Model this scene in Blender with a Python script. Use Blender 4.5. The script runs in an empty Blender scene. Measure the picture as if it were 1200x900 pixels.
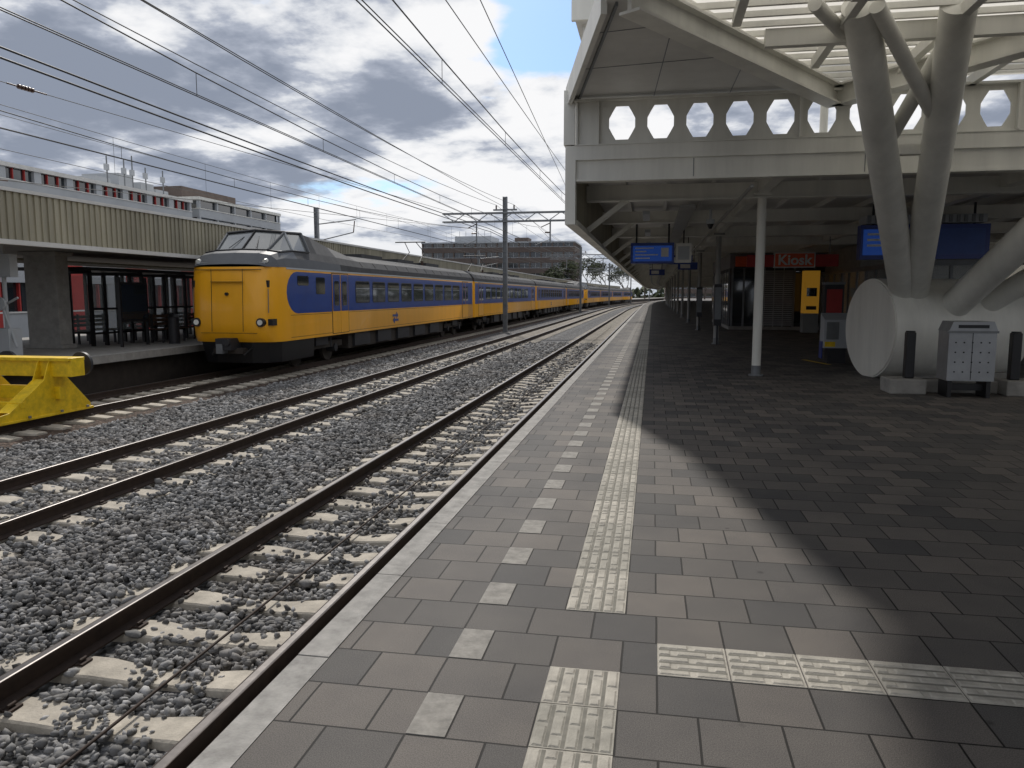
import bpy, math, random
import numpy as np
from mathutils import Vector, Matrix
random.seed(4); rng=np.random.default_rng(4)
S=bpy.context.scene
# ---------------------------------------------------------------- materials
MATS={}
def new_mat(name):
    m=bpy.data.materials.new(name); m.use_nodes=True
    nt=m.node_tree; return m,nt,nt.nodes['Principled BSDF']
def mat(name,col,rough=.6,metal=0,var=.18,scale=3.0,bump=0.0,bscale=40,coat=0,streak=False):
    if name in MATS: return MATS[name]
    m,nt,b=new_mat(name); N=nt.nodes; L=nt.links
    tc=N.new('ShaderNodeTexCoord')
    mp=N.new('ShaderNodeMapping'); L.new(tc.outputs['Object'],mp.inputs[0])
    if streak: mp.inputs['Scale'].default_value=(1,1,.12)
    n=N.new('ShaderNodeTexNoise'); n.inputs['Scale'].default_value=scale; n.inputs['Detail'].default_value=7; n.inputs['Roughness'].default_value=.65
    L.new(mp.outputs[0],n.inputs['Vector'])
    r=N.new('ShaderNodeValToRGB'); c=Vector(col)
    r.color_ramp.elements[0].position=.3; r.color_ramp.elements[1].position=.7
    lo=c*(1-var); hi=c*(1+var*.6)
    r.color_ramp.elements[0].color=(lo[0],lo[1],lo[2],1); r.color_ramp.elements[1].color=(min(hi[0],1),min(hi[1],1),min(hi[2],1),1)
    L.new(n.outputs['Fac'],r.inputs[0]); L.new(r.outputs[0],b.inputs['Base Color'])
    b.inputs['Roughness'].default_value=rough; b.inputs['Metallic'].default_value=metal
    if coat: b.inputs['Coat Weight'].default_value=coat
    if bump:
        n2=N.new('ShaderNodeTexNoise'); n2.inputs['Scale'].default_value=bscale; n2.inputs['Detail'].default_value=4
        L.new(tc.outputs['Object'],n2.inputs['Vector'])
        bp=N.new('ShaderNodeBump'); bp.inputs['Strength'].default_value=bump; bp.inputs['Distance'].default_value=.01
        L.new(n2.outputs['Fac'],bp.inputs['Height']); L.new(bp.outputs[0],b.inputs['Normal'])
    MATS[name]=m; return m
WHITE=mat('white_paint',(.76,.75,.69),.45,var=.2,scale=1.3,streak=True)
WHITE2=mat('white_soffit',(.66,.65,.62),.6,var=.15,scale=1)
GREYP=mat('grey_post_paint',(.30,.30,.29),.5,var=.15,scale=1)
TAN=mat('tan_cladding',(.36,.33,.245),.6,var=.35,scale=1.5,streak=True)
CONC=mat('concrete',(.30,.29,.27),.85,var=.25,scale=4,bump=.3)
CONCL=mat('light_concrete',(.40,.385,.36),.85,var=.35,scale=9,bump=.4,bscale=90)
SLEEP=mat('sleeper_concrete',(.47,.425,.355),.9,var=.35,scale=5,bump=.5,bscale=60)
DARK=mat('dark_steel',(.035,.035,.04),.55,.2)
GREYST=mat('galvanised_steel',(.20,.21,.22),.5,.4)
BLACK=mat('black_paint',(.012,.012,.014),.4)
RUBBER=mat('black_rubber',(.01,.01,.01),.8)
YEL=mat('train_yellow',(.90,.42,.012),.35,var=.10,scale=1.5,coat=.2,streak=True)
BLUE=mat('train_blue',(.006,.045,.25),.35,var=.15,scale=1.5,coat=.15)
HOOD=mat('train_hood_grey',(.075,.082,.092),.5,var=.15)
ROOF=mat('train_roof_grey',(.05,.05,.053),.75,var=.35,scale=2)
UNDER=mat('underframe_grime',(.04,.032,.026),.8,var=.35,scale=4)
TYEL=mat('safety_yellow',(.82,.55,.01),.5,var=.3,scale=6)
ORANGE=mat('orange_panel',(.75,.10,.015),.45)
NSB=mat('sign_blue',(.008,.035,.24),.35,var=.05)
RED=mat('red_panel',(.42,.035,.03),.6)
RAILS=mat('rail_rust',(.05,.032,.024),.8,.1,var=.35,scale=12)
RAILT=mat('rail_top',(.10,.09,.085),.4,.6,var=.35,scale=14)
STEEL=mat('stainless',(.36,.37,.38),.42,.7,var=.15)
SHUT=mat('shutter',(.36,.37,.38),.55,0)
BRICKD=mat('brown_cladding',(.13,.10,.085),.8,var=.2,scale=.8)
PALE=mat('pale_cladding',(.42,.44,.46),.6,var=.12,scale=.3)
ASPH=mat('asphalt',(.06,.06,.06),.9,var=.25,scale=2,bump=.3)
WLINE=mat('white_line',(.7,.7,.68),.6)
WOOD=mat('brown_bench',(.07,.035,.02),.6)
LAMP=mat('lamp_lens',(.75,.75,.7),.15)
INS=mat('insulator',(.06,.03,.02),.3)
COPPER=mat('overhead_wire_metal',(.06,.06,.06),.5,.3)
BARK=mat('bark',(.07,.055,.045),.9)
LEAF=mat('spring_foliage',(.07,.085,.035),.8,var=.5,scale=.8)
LEAFD=mat('dark_foliage',(.035,.045,.02),.8,var=.5,scale=.3)
def glassmat(name,col,rough=.06,spec=.8):
    m,nt,b=new_mat(name); b.inputs['Base Color'].default_value=(*col,1); b.inputs['Roughness'].default_value=rough
    b.inputs['Specular IOR Level'].default_value=spec; b.inputs['Coat Weight'].default_value=.5; b.inputs['Coat Roughness'].default_value=.03
    n=nt.nodes.new('ShaderNodeTexNoise'); n.inputs['Scale'].default_value=.7
    bp=nt.nodes.new('ShaderNodeBump'); bp.inputs['Strength'].default_value=.08
    nt.links.new(n.outputs['Fac'],bp.inputs['Height']); nt.links.new(bp.outputs[0],b.inputs['Normal'])
    return m
GLASS=glassmat('dark_glass',(.02,.025,.03))
WINDSH=glassmat('windscreen_glass',(.16,.17,.17),.04,1.0)
m,nt,b=new_mat('clear_glass'); b.inputs['Base Color'].default_value=(.6,.67,.67,1); b.inputs['Roughness'].default_value=.05
b.inputs['Alpha'].default_value=.18; CLEAR=m
m,nt,b=new_mat('skylight_panel'); N=nt.nodes
tr=N.new('ShaderNodeBsdfTranslucent'); tr.inputs[0].default_value=(.92,.88,.80,1)
mx=N.new('ShaderNodeMixShader'); mx.inputs[0].default_value=.6
b.inputs['Base Color'].default_value=(.7,.7,.68,1)
nt.links.new(b.outputs[0],mx.inputs[1]); nt.links.new(tr.outputs[0],mx.inputs[2])
nt.links.new(mx.outputs[0],N['Material Output'].inputs[0]); SKYL=m
m,nt,b=new_mat('lit_display'); b.inputs['Base Color'].default_value=(.02,.07,.35,1)
b.inputs['Emission Color'].default_value=(.03,.12,.55,1); b.inputs['Emission Strength'].default_value=.14; SCREEN=m
m,nt,b=new_mat('lit_yellow'); b.inputs['Base Color'].default_value=(.7,.36,.05,1)
b.inputs['Emission Color'].default_value=(1,.5,.05,1); b.inputs['Emission Strength'].default_value=.10; LITY=m
def ballast_mat(name,tint,stone=False):
    m,nt,b=new_mat(name); N=nt.nodes; L=nt.links
    tc=N.new('ShaderNodeTexCoord')
    r=N.new('ShaderNodeValToRGB'); e=r.color_ramp
    cols=[(0,.08),(.3,.14),(.6,.20),(.85,.27),(1,.38)]
    e.elements[0].position=0; e.elements[0].color=(cols[0][1]*tint[0],cols[0][1]*tint[1],cols[0][1]*tint[2],1)
    e.elements[1].position=1; e.elements[1].color=(cols[-1][1]*tint[0],cols[-1][1]*tint[1],cols[-1][1]*tint[2],1)
    for p,c in cols[1:-1]:
        q=e.elements.new(p); q.color=(c*tint[0],c*tint[1],c*tint[2],1)
    if stone:
        g=N.new('ShaderNodeNewGeometry'); L.new(g.outputs['Random Per Island'],r.inputs[0])
        n=N.new('ShaderNodeTexNoise'); n.inputs['Scale'].default_value=60; n.inputs['Detail'].default_value=4
        L.new(tc.outputs['Object'],n.inputs['Vector'])
        mu=N.new('ShaderNodeMixRGB'); mu.blend_type='MULTIPLY'; mu.inputs[0].default_value=.5
        L.new(r.outputs[0],mu.inputs[1]); L.new(n.outputs['Fac'],mu.inputs[2]); 
        br=N.new('ShaderNodeMixRGB'); br.blend_type='MIX'; br.inputs[2].default_value=(.16,.12,.085,1)
        n3=N.new('ShaderNodeTexNoise'); n3.inputs['Scale'].default_value=.9; n3.inputs['Detail'].default_value=4
        L.new(tc.outputs['Object'],n3.inputs['Vector'])
        mr=N.new('ShaderNodeMapRange'); mr.inputs[1].default_value=.45; mr.inputs[2].default_value=.8; mr.inputs[4].default_value=.4
        L.new(n3.outputs['Fac'],mr.inputs[0]); L.new(mr.outputs[0],br.inputs[0])
        L.new(mu.outputs[0],br.inputs[1]); L.new(br.outputs[0],b.inputs['Base Color'])
    else:
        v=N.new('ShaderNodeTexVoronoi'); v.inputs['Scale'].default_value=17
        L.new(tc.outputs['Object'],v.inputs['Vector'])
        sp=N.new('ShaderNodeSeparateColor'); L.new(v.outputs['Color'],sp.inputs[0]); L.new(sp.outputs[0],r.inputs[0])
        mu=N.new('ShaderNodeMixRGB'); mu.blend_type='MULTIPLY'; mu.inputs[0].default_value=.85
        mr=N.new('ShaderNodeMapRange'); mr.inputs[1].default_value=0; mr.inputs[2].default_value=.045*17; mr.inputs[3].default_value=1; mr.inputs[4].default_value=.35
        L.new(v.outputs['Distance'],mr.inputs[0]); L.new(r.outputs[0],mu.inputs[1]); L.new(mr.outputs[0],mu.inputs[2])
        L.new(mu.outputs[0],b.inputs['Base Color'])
        bp=N.new('ShaderNodeBump'); bp.inputs['Strength'].default_value=1; bp.inputs['Distance'].default_value=.04; bp.invert=True
        L.new(v.outputs['Distance'],bp.inputs['Height']); L.new(bp.outputs[0],b.inputs['Normal'])
    b.inputs['Roughness'].default_value=.9; b.inputs['Specular IOR Level'].default_value=.25
    return m
BALL=ballast_mat('ballast',(1.1,1.09,1.09)); BALLR=ballast_mat('rusty_ballast',(.72,.52,.42)); STONE=ballast_mat('ballast_stone',(1.5,1.48,1.46),True)
def paving():
    m,nt,b=new_mat('paving_tiles'); N=nt.nodes; L=nt.links
    tc=N.new('ShaderNodeTexCoord')
    nw=N.new('ShaderNodeTexNoise'); nw.inputs['Scale'].default_value=2.3; nw.inputs['Detail'].default_value=2; L.new(tc.outputs['Object'],nw.inputs['Vector'])
    vs=N.new('ShaderNodeVectorMath'); vs.operation='MULTIPLY_ADD'; vs.inputs[1].default_value=(.007,.007,0); vs.inputs[2].default_value=(.0965,.1965,0)
    L.new(nw.outputs['Color'],vs.inputs[0])
    va=N.new('ShaderNodeVectorMath'); va.operation='ADD'; L.new(tc.outputs['Object'],va.inputs[0]); L.new(vs.outputs[0],va.inputs[1])
    br=N.new('ShaderNodeTexBrick'); br.offset=.5; br.offset_frequency=2; br.squash=1
    br.inputs['Scale'].default_value=1; br.inputs['Brick Width'].default_value=.3; br.inputs['Row Height'].default_value=.3
    br.inputs['Mortar Size'].default_value=.0048; br.inputs['Mortar Smooth'].default_value=.3; br.inputs['Bias'].default_value=0
    br.inputs['Color1'].default_value=(.072,.072,.074,1); br.inputs['Color2'].default_value=(.152,.140,.130,1); br.inputs['Mortar'].default_value=(.012,.011,.010,1)
    L.new(va.outputs[0],br.inputs['Vector'])
    n=N.new('ShaderNodeTexNoise'); n.inputs['Scale'].default_value=.8; n.inputs['Detail'].default_value=8; n.inputs['Roughness'].default_value=.65; L.new(tc.outputs['Object'],n.inputs['Vector'])
    r=N.new('ShaderNodeValToRGB'); r.color_ramp.elements[0].position=.3; r.color_ramp.elements[1].position=.72
    r.color_ramp.elements[0].color=(.72,.71,.72,1); r.color_ramp.elements[1].color=(1.25,1.2,1.12,1)
    L.new(n.outputs['Fac'],r.inputs[0])
    m1=N.new('ShaderNodeMixRGB'); m1.blend_type='MULTIPLY'; m1.inputs[0].default_value=1
    L.new(br.outputs['Color'],m1.inputs[1]); L.new(r.outputs[0],m1.inputs[2])
    n2=N.new('ShaderNodeTexNoise'); n2.inputs['Scale'].default_value=220; n2.inputs['Detail'].default_value=3; L.new(tc.outputs['Object'],n2.inputs['Vector'])
    r2=N.new('ShaderNodeValToRGB'); r2.color_ramp.elements[0].position=.3; r2.color_ramp.elements[1].position=.7
    r2.color_ramp.elements[0].color=(.55,.55,.55,1); r2.color_ramp.elements[1].color=(1.45,1.45,1.45,1)
    L.new(n2.outputs['Fac'],r2.inputs[0])
    m2=N.new('ShaderNodeMixRGB'); m2.blend_type='MULTIPLY'; m2.inputs[0].default_value=.9
    L.new(m1.outputs[0],m2.inputs[1]); L.new(r2.outputs[0],m2.inputs[2])
    v=N.new('ShaderNodeTexVoronoi'); v.inputs['Scale'].default_value=2.1; L.new(tc.outputs['Object'],v.inputs['Vector'])
    mr=N.new('ShaderNodeMapRange'); mr.inputs[1].default_value=.02; mr.inputs[2].default_value=.05; mr.inputs[3].default_value=.55; mr.inputs[4].default_value=1
    L.new(v.outputs['Distance'],mr.inputs[0])
    m3=N.new('ShaderNodeMixRGB'); m3.blend_type='MULTIPLY'; m3.inputs[0].default_value=1
    L.new(m2.outputs[0],m3.inputs[1]); L.new(mr.outputs[0],m3.inputs[2])
    L.new(m3.outputs[0],b.inputs['Base Color'])
    b.inputs['Roughness'].default_value=.72; b.inputs['Specular IOR Level'].default_value=.28
    sb=N.new('ShaderNodeMath'); sb.operation='MULTIPLY_ADD'; sb.inputs[1].default_value=-1; sb.inputs[2].default_value=1
    L.new(br.outputs['Fac'],sb.inputs[0])
    ad=N.new('ShaderNodeMath'); ad.operation='MULTIPLY_ADD'; ad.inputs[1].default_value=.15
    L.new(n2.outputs['Fac'],ad.inputs[0]); L.new(sb.outputs[0],ad.inputs[2])
    bp=N.new('ShaderNodeBump'); bp.inputs['Strength'].default_value=.8; bp.inputs['Distance'].default_value=.005
    L.new(ad.outputs[0],bp.inputs['Height']); L.new(bp.outputs[0],b.inputs['Normal'])
    return m
PAVE=paving()
TACT=mat('tactile_tile',(.47,.44,.38),.8,var=.35,scale=9,bump=.3,bscale=120)
TACT2=mat('tactile_tile_worn',(.38,.36,.31),.8,var=.35,scale=9,bump=.3,bscale=120)
TGRV=mat('tactile_groove',(.22,.21,.18),.9,var=.3,scale=15)  # darker colour for the flat strips between the ribs
ACC=mat('light_accent_tile',(.29,.275,.25),.8,var=.4,scale=12,bump=.3,bscale=120)
# ---------------------------------------------------------------- mesh builder
class MB:
    def __init__(s): s.v=[];s.f=[];s.m=[];s.sm=[];s.mats=[];s.tf=None
    def mi(s,m):
        if m not in s.mats: s.mats.append(m)
        return s.mats.index(m)
    def add(s,vs,fs,m,smooth=False):
        o=len(s.v)
        for p in vs:
            s.v.append(tuple(s.tf(*p)) if s.tf else tuple(p))
        k=s.mi(m)
        for f in fs: s.f.append([i+o for i in f]); s.m.append(k); s.sm.append(smooth)
    def box(s,a,b,m):
        x0,y0,z0=a;x1,y1,z1=b
        s.add([(x0,y0,z0),(x1,y0,z0),(x1,y1,z0),(x0,y1,z0),(x0,y0,z1),(x1,y0,z1),(x1,y1,z1),(x0,y1,z1)],
              [(0,3,2,1),(4,5,6,7),(0,1,5,4),(1,2,6,5),(2,3,7,6),(3,0,4,7)],m)
    def cyl(s,p0,p1,r,m,n=12,r1=None,caps=True):
        p0=Vector(p0);p1=Vector(p1);r1=r if r1 is None else r1
        d=(p1-p0).normalized(); a=d.orthogonal().normalized(); b=d.cross(a)
        vs=[]
        for i in range(n):
            t=2*math.pi*i/n; o=a*math.cos(t)+b*math.sin(t)
            vs.append(p0+o*r)
        for i in range(n):
            t=2*math.pi*i/n; o=a*math.cos(t)+b*math.sin(t)
            vs.append(p1+o*r1)
        s.add(vs,[(i,(i+1)%n,n+(i+1)%n,n+i) for i in range(n)],m,True)
        if caps: s.add(vs,[tuple(range(n-1,-1,-1)),tuple(range(n,2*n))],m)
    def beam(s,p0,p1,w,h,m):
        p0=Vector(p0);p1=Vector(p1); d=(p1-p0).normalized(); up=Vector((0,0,1))
        if abs(d.z)>.99: up=Vector((0,1,0))
        a=d.cross(up).normalized(); b=a.cross(d).normalized()
        vs=[]
        for p in (p0,p1):
            for (i,j) in ((-1,-1),(1,-1),(1,1),(-1,1)): vs.append(p+a*(i*w/2)+b*(j*h/2))
        s.add(vs,[(0,1,2,3),(7,6,5,4),(0,4,5,1),(1,5,6,2),(2,6,7,3),(3,7,4,0)],m)
    def prism(s,poly,axis,a,b,m):
        n=len(poly)
        def P(q,t):
            if axis==0: return (t,q[0],q[1])
            if axis==1: return (q[0],t,q[1])
            return (q[0],q[1],t)
        vs=[P(q,a) for q in poly]+[P(q,b) for q in poly]
        s.add(vs,[tuple(range(n-1,-1,-1)),tuple(range(n,2*n))]+[(i,(i+1)%n,n+(i+1)%n,n+i) for i in range(n)],m)
    def sweep(s,prof,Ys,m,closed=True,smooth=False):
        n=len(prof);vs=[]
        for y in Ys:
            c=cx(y)
            for (x,z) in prof: vs.append((x+c,y,z))
        fs=[]
        for k in range(len(Ys)-1):
            for i in range(n if closed else n-1):
                j=(i+1)%n; fs.append((k*n+i,k*n+j,(k+1)*n+j,(k+1)*n+i))
        if closed: fs+= [tuple(range(n-1,-1,-1)),tuple(range((len(Ys)-1)*n,len(Ys)*n))]
        s.add(vs,fs,m,smooth)
    def build(s,name,parent=None,bevel=0):
        me=bpy.data.meshes.new(name); me.from_pydata(s.v,[],s.f)
        for mm in s.mats: me.materials.append(mm)
        me.polygons.foreach_set('material_index',s.m); me.polygons.foreach_set('use_smooth',s.sm); me.update()
        o=bpy.data.objects.new(name,me); S.collection.objects.link(o)
        if parent: o.parent=parent
        if bevel:
            md=o.modifiers.new('bev','BEVEL'); md.width=bevel; md.segments=2; md.limit_method='ANGLE'
        return o
def cx(y): return 0 if y<110 else (y-110)**2/3000.
def rect(x0,x1,z0,z1): return [(x0,z0),(x1,z0),(x1,z1),(x0,z1)]
YS=[-12,0,60,110]+list(range(120,421,10))
def ysub(a,b): return [a]+[y for y in YS if a<y<b]+[b]
def text(body,loc,rot,size,m,name,parent=None,ext=.004,off=0):
    c=bpy.data.curves.new(name,'FONT'); c.body=body; c.size=size; c.extrude=ext; c.align_x='CENTER'; c.align_y='CENTER'; c.offset=off
    o=bpy.data.objects.new(name,c); S.collection.objects.link(o); o.location=loc; o.rotation_euler=rot
    c.materials.append(m)
    if parent: o.parent=parent
    return o
RT=-.76
# ---------------------------------------------------------------- ground
g=MB(); g.add([(-1500,-300,-1.4),(1500,-300,-1.4),(1500,2500,-1.4),(-1500,2500,-1.4)],[(0,1,2,3)],ASPH); g.build('ground')
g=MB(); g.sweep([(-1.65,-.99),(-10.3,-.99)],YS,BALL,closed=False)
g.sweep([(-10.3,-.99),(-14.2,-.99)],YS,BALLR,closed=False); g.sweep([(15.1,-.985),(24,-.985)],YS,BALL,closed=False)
g.sweep([(-23.2,-.985),(-31,-.985)],YS,BALLR,closed=False)
g.build('ballast_bed')
# ---------------------------------------------------------------- tracks
def track(cx0,ymax=300,rod=False):
    t=MB()
    for sgn in (-1,1):
        c=cx0+sgn*.7535
        prof=[(c-.07,RT-.165),(c+.07,RT-.165),(c+.07,RT-.15),(c+.012,RT-.13),(c+.012,RT-.045),(c+.036,RT-.035),(c+.036,RT-.004),(c-.036,RT-.004),(c-.036,RT-.035),(c-.012,RT-.045),(c-.012,RT-.13),(c-.07,RT-.15)]
        t.sweep(prof,ysub(-12,420),RAILS)
        t.sweep([(c-.03,RT-.0035),(c-.022,RT),(c+.022,RT),(c+.03,RT-.0035)],ysub(-12,420),RAILT,closed=False)
    y=-10.
    st=[(-1.28,-.955,.13),(-1.0,-.93,.14),(-.5,-.93,.14),(-.2,-.957,.115),(.2,-.957,.115),(.5,-.93,.14),(1.0,-.93,.14),(1.28,-.955,.13)]
    while y<ymax:
        c=cx(y)+cx0; vs=[];fs=[]
        jt=random.uniform(-.02,.02); tw=random.uniform(-.018,.018)
        for (x,z,w) in st:
            yy=y+jt+x*tw
            vs+=[(c+x,yy-w-.03,-1.1),(c+x,yy-w,z-.012),(c+x,yy-w+.015,z),(c+x,yy+w-.015,z),(c+x,yy+w,z-.012),(c+x,yy+w+.03,-1.1)]
        for k in range(len(st)-1):
            for i in range(5): fs.append((k*6+i,k*6+i+1,(k+1)*6+i+1,(k+1)*6+i))
        fs+=[(0,1,2,3,4,5),tuple(42+i for i in (5,4,3,2,1,0))]
        t.add(vs,fs,SLEEP)
        if y<35:
            for sgn in (-1,1):
                for d in (-1,1):
                    xx=c+sgn*.7535+d*.095
                    t.box((xx-.035,y-.05,-.94),(xx+.035,y+.05,-.915),RAILS); t.cyl((xx,y-.03,-.9),(xx,y+.03,-.9),.012,RAILS,6)
        y+=.6
    if rod: t.cyl((cx0+.12,-8,-.9),(cx0+.02,60,-.9),.011,RAILS,6)
    return t
T1,T2,T3=-3.13,-7.33,-12.3
for c_ in (T1,T2,T3,17.0,21.2): track(c_,rod=(c_==T1)).build('railway_track')
def ico():
    p=(1+5**.5)/2
    v=np.array([(-1,p,0),(1,p,0),(-1,-p,0),(1,-p,0),(0,-1,p),(0,1,p),(0,-1,-p),(0,1,-p),(p,0,-1),(p,0,1),(-p,0,-1),(-p,0,1)],float); v/=np.linalg.norm(v[0])
    f=np.array([(0,11,5),(0,5,1),(0,1,7),(0,7,10),(0,10,11),(1,5,9),(5,11,4),(11,10,2),(10,7,6),(7,1,8),(3,9,4),(3,4,2),(3,2,6),(3,6,8),(3,8,9),(4,9,5),(2,4,11),(6,2,10),(8,6,7),(9,8,1)])
    return v,f
def stones():
    P=[];R=[]
    for (y0,y1,dens,sz) in ((.8,5,820,.026),(5,9,600,.029),(9,15,380,.034),(15,26,200,.043),(26,40,110,.054)):
        x0,x1=-10.6,-1.62
        n=int((x1-x0)*(y1-y0)*dens)
        x=rng.uniform(x0,x1,n); y=rng.uniform(y0,y1,n); keep=(x>-(y*1.05+1.8))
        z=rng.normal(-.972,.012,n)
        z+= .03*np.exp(-((x+5.2)/.75)**2)
        for c in (T1,T2):
            for sg in (-1,1): keep&=~(np.abs(x-(c+sg*.7535))<.085)
            ph=np.abs(((y+10.)%.6+.3)%.6-.3)
            d=np.abs(x-c)
            on=(ph<.165)&(d<1.3)
            wob=.5+.5*np.sin(y*7.3+x*5+c)
            cov=np.where(d<.36,.12+.4*wob,.03)
            cov=np.where(ph>.115,cov+.35*wob,cov)
            cov=np.where(d>1.15,.4,cov)
            keep&=~(on&(rng.random(n)>cov))
            z=np.where(on&(d<.45),-.945,z); z=np.where(on&(d>=.45),-.925,z)
            ins=(d<.66)&~on; z=np.where(ins,z-.01,z)
        P.append(np.stack([x,y,z],1)[keep]); R.append((sz*rng.lognormal(0,.28,n))[keep])
    P=np.concatenate(P);R=np.concatenate(R);n=len(P)
    v,f=ico()
    V=v[None]*(1+rng.uniform(-.36,.30,(n,12,1)))
    V=V*np.stack([rng.uniform(.8,1.4,n),rng.uniform(.62,1.05,n),rng.uniform(.5,.85,n)],1)[:,None,:]
    a=rng.uniform(0,6.283,n);b=rng.normal(0,.5,n)
    ca,sa,cb,sb=np.cos(a),np.sin(a),np.cos(b),np.sin(b)
    X=V[:,:,0].copy();Z=V[:,:,2].copy()
    V[:,:,0]=X*cb[:,None]+Z*sb[:,None]; V[:,:,2]=-X*sb[:,None]+Z*cb[:,None]
    X=V[:,:,0].copy();Y=V[:,:,1].copy()
    V[:,:,0]=X*ca[:,None]-Y*sa[:,None]; V[:,:,1]=X*sa[:,None]+Y*ca[:,None]
    V=V*R[:,None,None]+P[:,None,:]
    V=V.reshape(-1,3); F=(f[None]+np.arange(n)[:,None,None]*12).reshape(-1)
    me=bpy.data.meshes.new('ballast_stones'); nf=len(F)//3
    me.vertices.add(len(V)); me.vertices.foreach_set('co',V.ravel().astype(np.float32))
    me.loops.add(len(F)); me.loops.foreach_set('vertex_index',F.astype(np.int32))
    me.polygons.add(nf); me.polygons.foreach_set('loop_start',np.arange(0,len(F),3,dtype=np.int32)); me.polygons.foreach_set('loop_total',np.full(nf,3,np.int32))
    me.update(calc_edges=True); me.validate(); me.materials.append(STONE)
    o=bpy.data.objects.new('ballast_stones',me); S.collection.objects.link(o)
stones()
# ---------------------------------------------------------------- platforms
p=MB()
p.sweep([(-1.36,-.01),(-1.36,0),(15.0,0),(15.0,-.01)],YS,PAVE)
p.sweep(rect(-1.34,14.9,-1.4,-.012),YS,CONC)
p.build('platform')
e=MB()
y=-10.
while y<300:
    c=cx(y); dz=random.uniform(0,.003) if y<60 else 0
    e.box((-1.505+c,y+.004,-.16),(-1.362+c,y+(.996 if y<110 else 1.0),.003+dz),CONCL); y+=1
e.build('platform_edge')
p=MB()
p.sweep(rect(-22.8,-14.0,-.2,0),YS,CONC); p.sweep(rect(-22.6,-14.3,-1.4,-.2),YS,UNDER)
p.sweep([(-14.25,.004),(-14.0,.004)],YS,CONCL,closed=False)
p.build('platform')
tp=MB()
def tact_tile(x0,y0,along_y,detail,row=0):
    m=TACT if random.random()<.6 else TACT2
    g=.003
    tp.box((x0+g,y0+g,-.002),(x0+.3-g,y0+.3-g,.0035),m)
    if not detail: return
    for k in range(5):
        a=.03+k*.06-.021; b=a+.042
        segs=[(.010,.137),(.163,.290)] if k%2==0 else [(.010,.060),(.086,.214),(.240,.290)]
        for (u0,u1) in segs:
            h0,h1=.0035,.0078;i=.007
            A=(x0+a,y0+u0,x0+b,y0+u1) if along_y else (x0+u0,y0+a,x0+u1,y0+b)
            vs=[(A[0],A[1],h0),(A[2],A[1],h0),(A[2],A[3],h0),(A[0],A[3],h0),(A[0]+i,A[1]+i,h1),(A[2]-i,A[1]+i,h1),(A[2]-i,A[3]-i,h1),(A[0]+i,A[3]-i,h1)]
            tp.add(vs,[(4,5,6,7),(0,1,5,4),(1,2,6,5),(2,3,7,6),(3,0,4,7)],m)
    for k in range(4):
        a=.03+k*.06+.0225
        A=(x0+a,y0+.01,x0+a+.0145,y0+.29) if along_y else (x0+.01,y0+a,x0+.29,y0+a+.0145)
        tp.add([(A[0],A[1],.0042),(A[2],A[1],.0042),(A[2],A[3],.0042),(A[0],A[3],.0042)],[(0,1,2,3)],TGRV)
y=.1-6
while y<110:
    if not(3.05<y<3.65): tact_tile(-.4,y,True,0<y<22)
    y+=.3
for k in range(45): tact_tile(.05+.3*k,3.1,False,k<14)
tp.sweep([(-.4,.004),(-.1,.004)],ysub(110,300),TACT,closed=False)
tp.build('tactile_paving')
a=MB(); y=.1-6; i=0
while y<100:
    a.box((-.848,y+.004,-.002),(-.702,y+.296,.0035),ACC); y+=.6
a.build('accent_tiles')
# ---------------------------------------------------------------- trains
def rrect(u0,u1,w0,w1,r,n=4):
    pts=[]
    for (cu,cw,a0) in ((u1-r,w1-r,0),(u0+r,w1-r,90),(u0+r,w0+r,180),(u1-r,w0+r,270)):
        for k in range(n+1):
            a=math.radians(a0+90*k/n); pts.append((cu+r*math.cos(a),cw+r*math.sin(a)))
    return pts
HW=1.41
def side_panel(mb,u0,u1,w0,w1,m,off,r=.06,sides=(1,-1),poly=None):
    pts=poly or rrect(u0,u1,w0,w1,r); n=len(pts)
    for s in sides:
        vs=[(u,s*(HW-.02),w) for u,w in pts]+[(u,s*(HW+off),w) for u,w in pts]
        mb.add(vs,[tuple(range(n)),tuple(range(2*n-1,n-1,-1))]+[(i,(i+1)%n,n+(i+1)%n,n+i) for i in range(n)],m)
def arrow(mb,u,w,h,off=.012):
    for s in (1,-1):
        for (x0,x1,z0,z1) in ((-.9,.25,.12,.34),(-.25,.9,-.34,-.12)):
            mb.add([(u+x0*h,s*(HW+off),w+z0*h),(u+x1*h,s*(HW+off),w+z0*h),(u+x1*h,s*(HW+off),w+z1*h),(u+x0*h,s*(HW+off),w+z1*h)],[(0,1,2,3)],BLUE)
        for d in (1,-1):
            mb.add([(u+d*.25*h,s*(HW+off),w+d*.62*h),(u+d*.25*h,s*(HW+off),w-d*.12*h),(u+d*.85*h,s*(HW+off),w+d*.23*h)],[(0,1,2)],BLUE)
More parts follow.
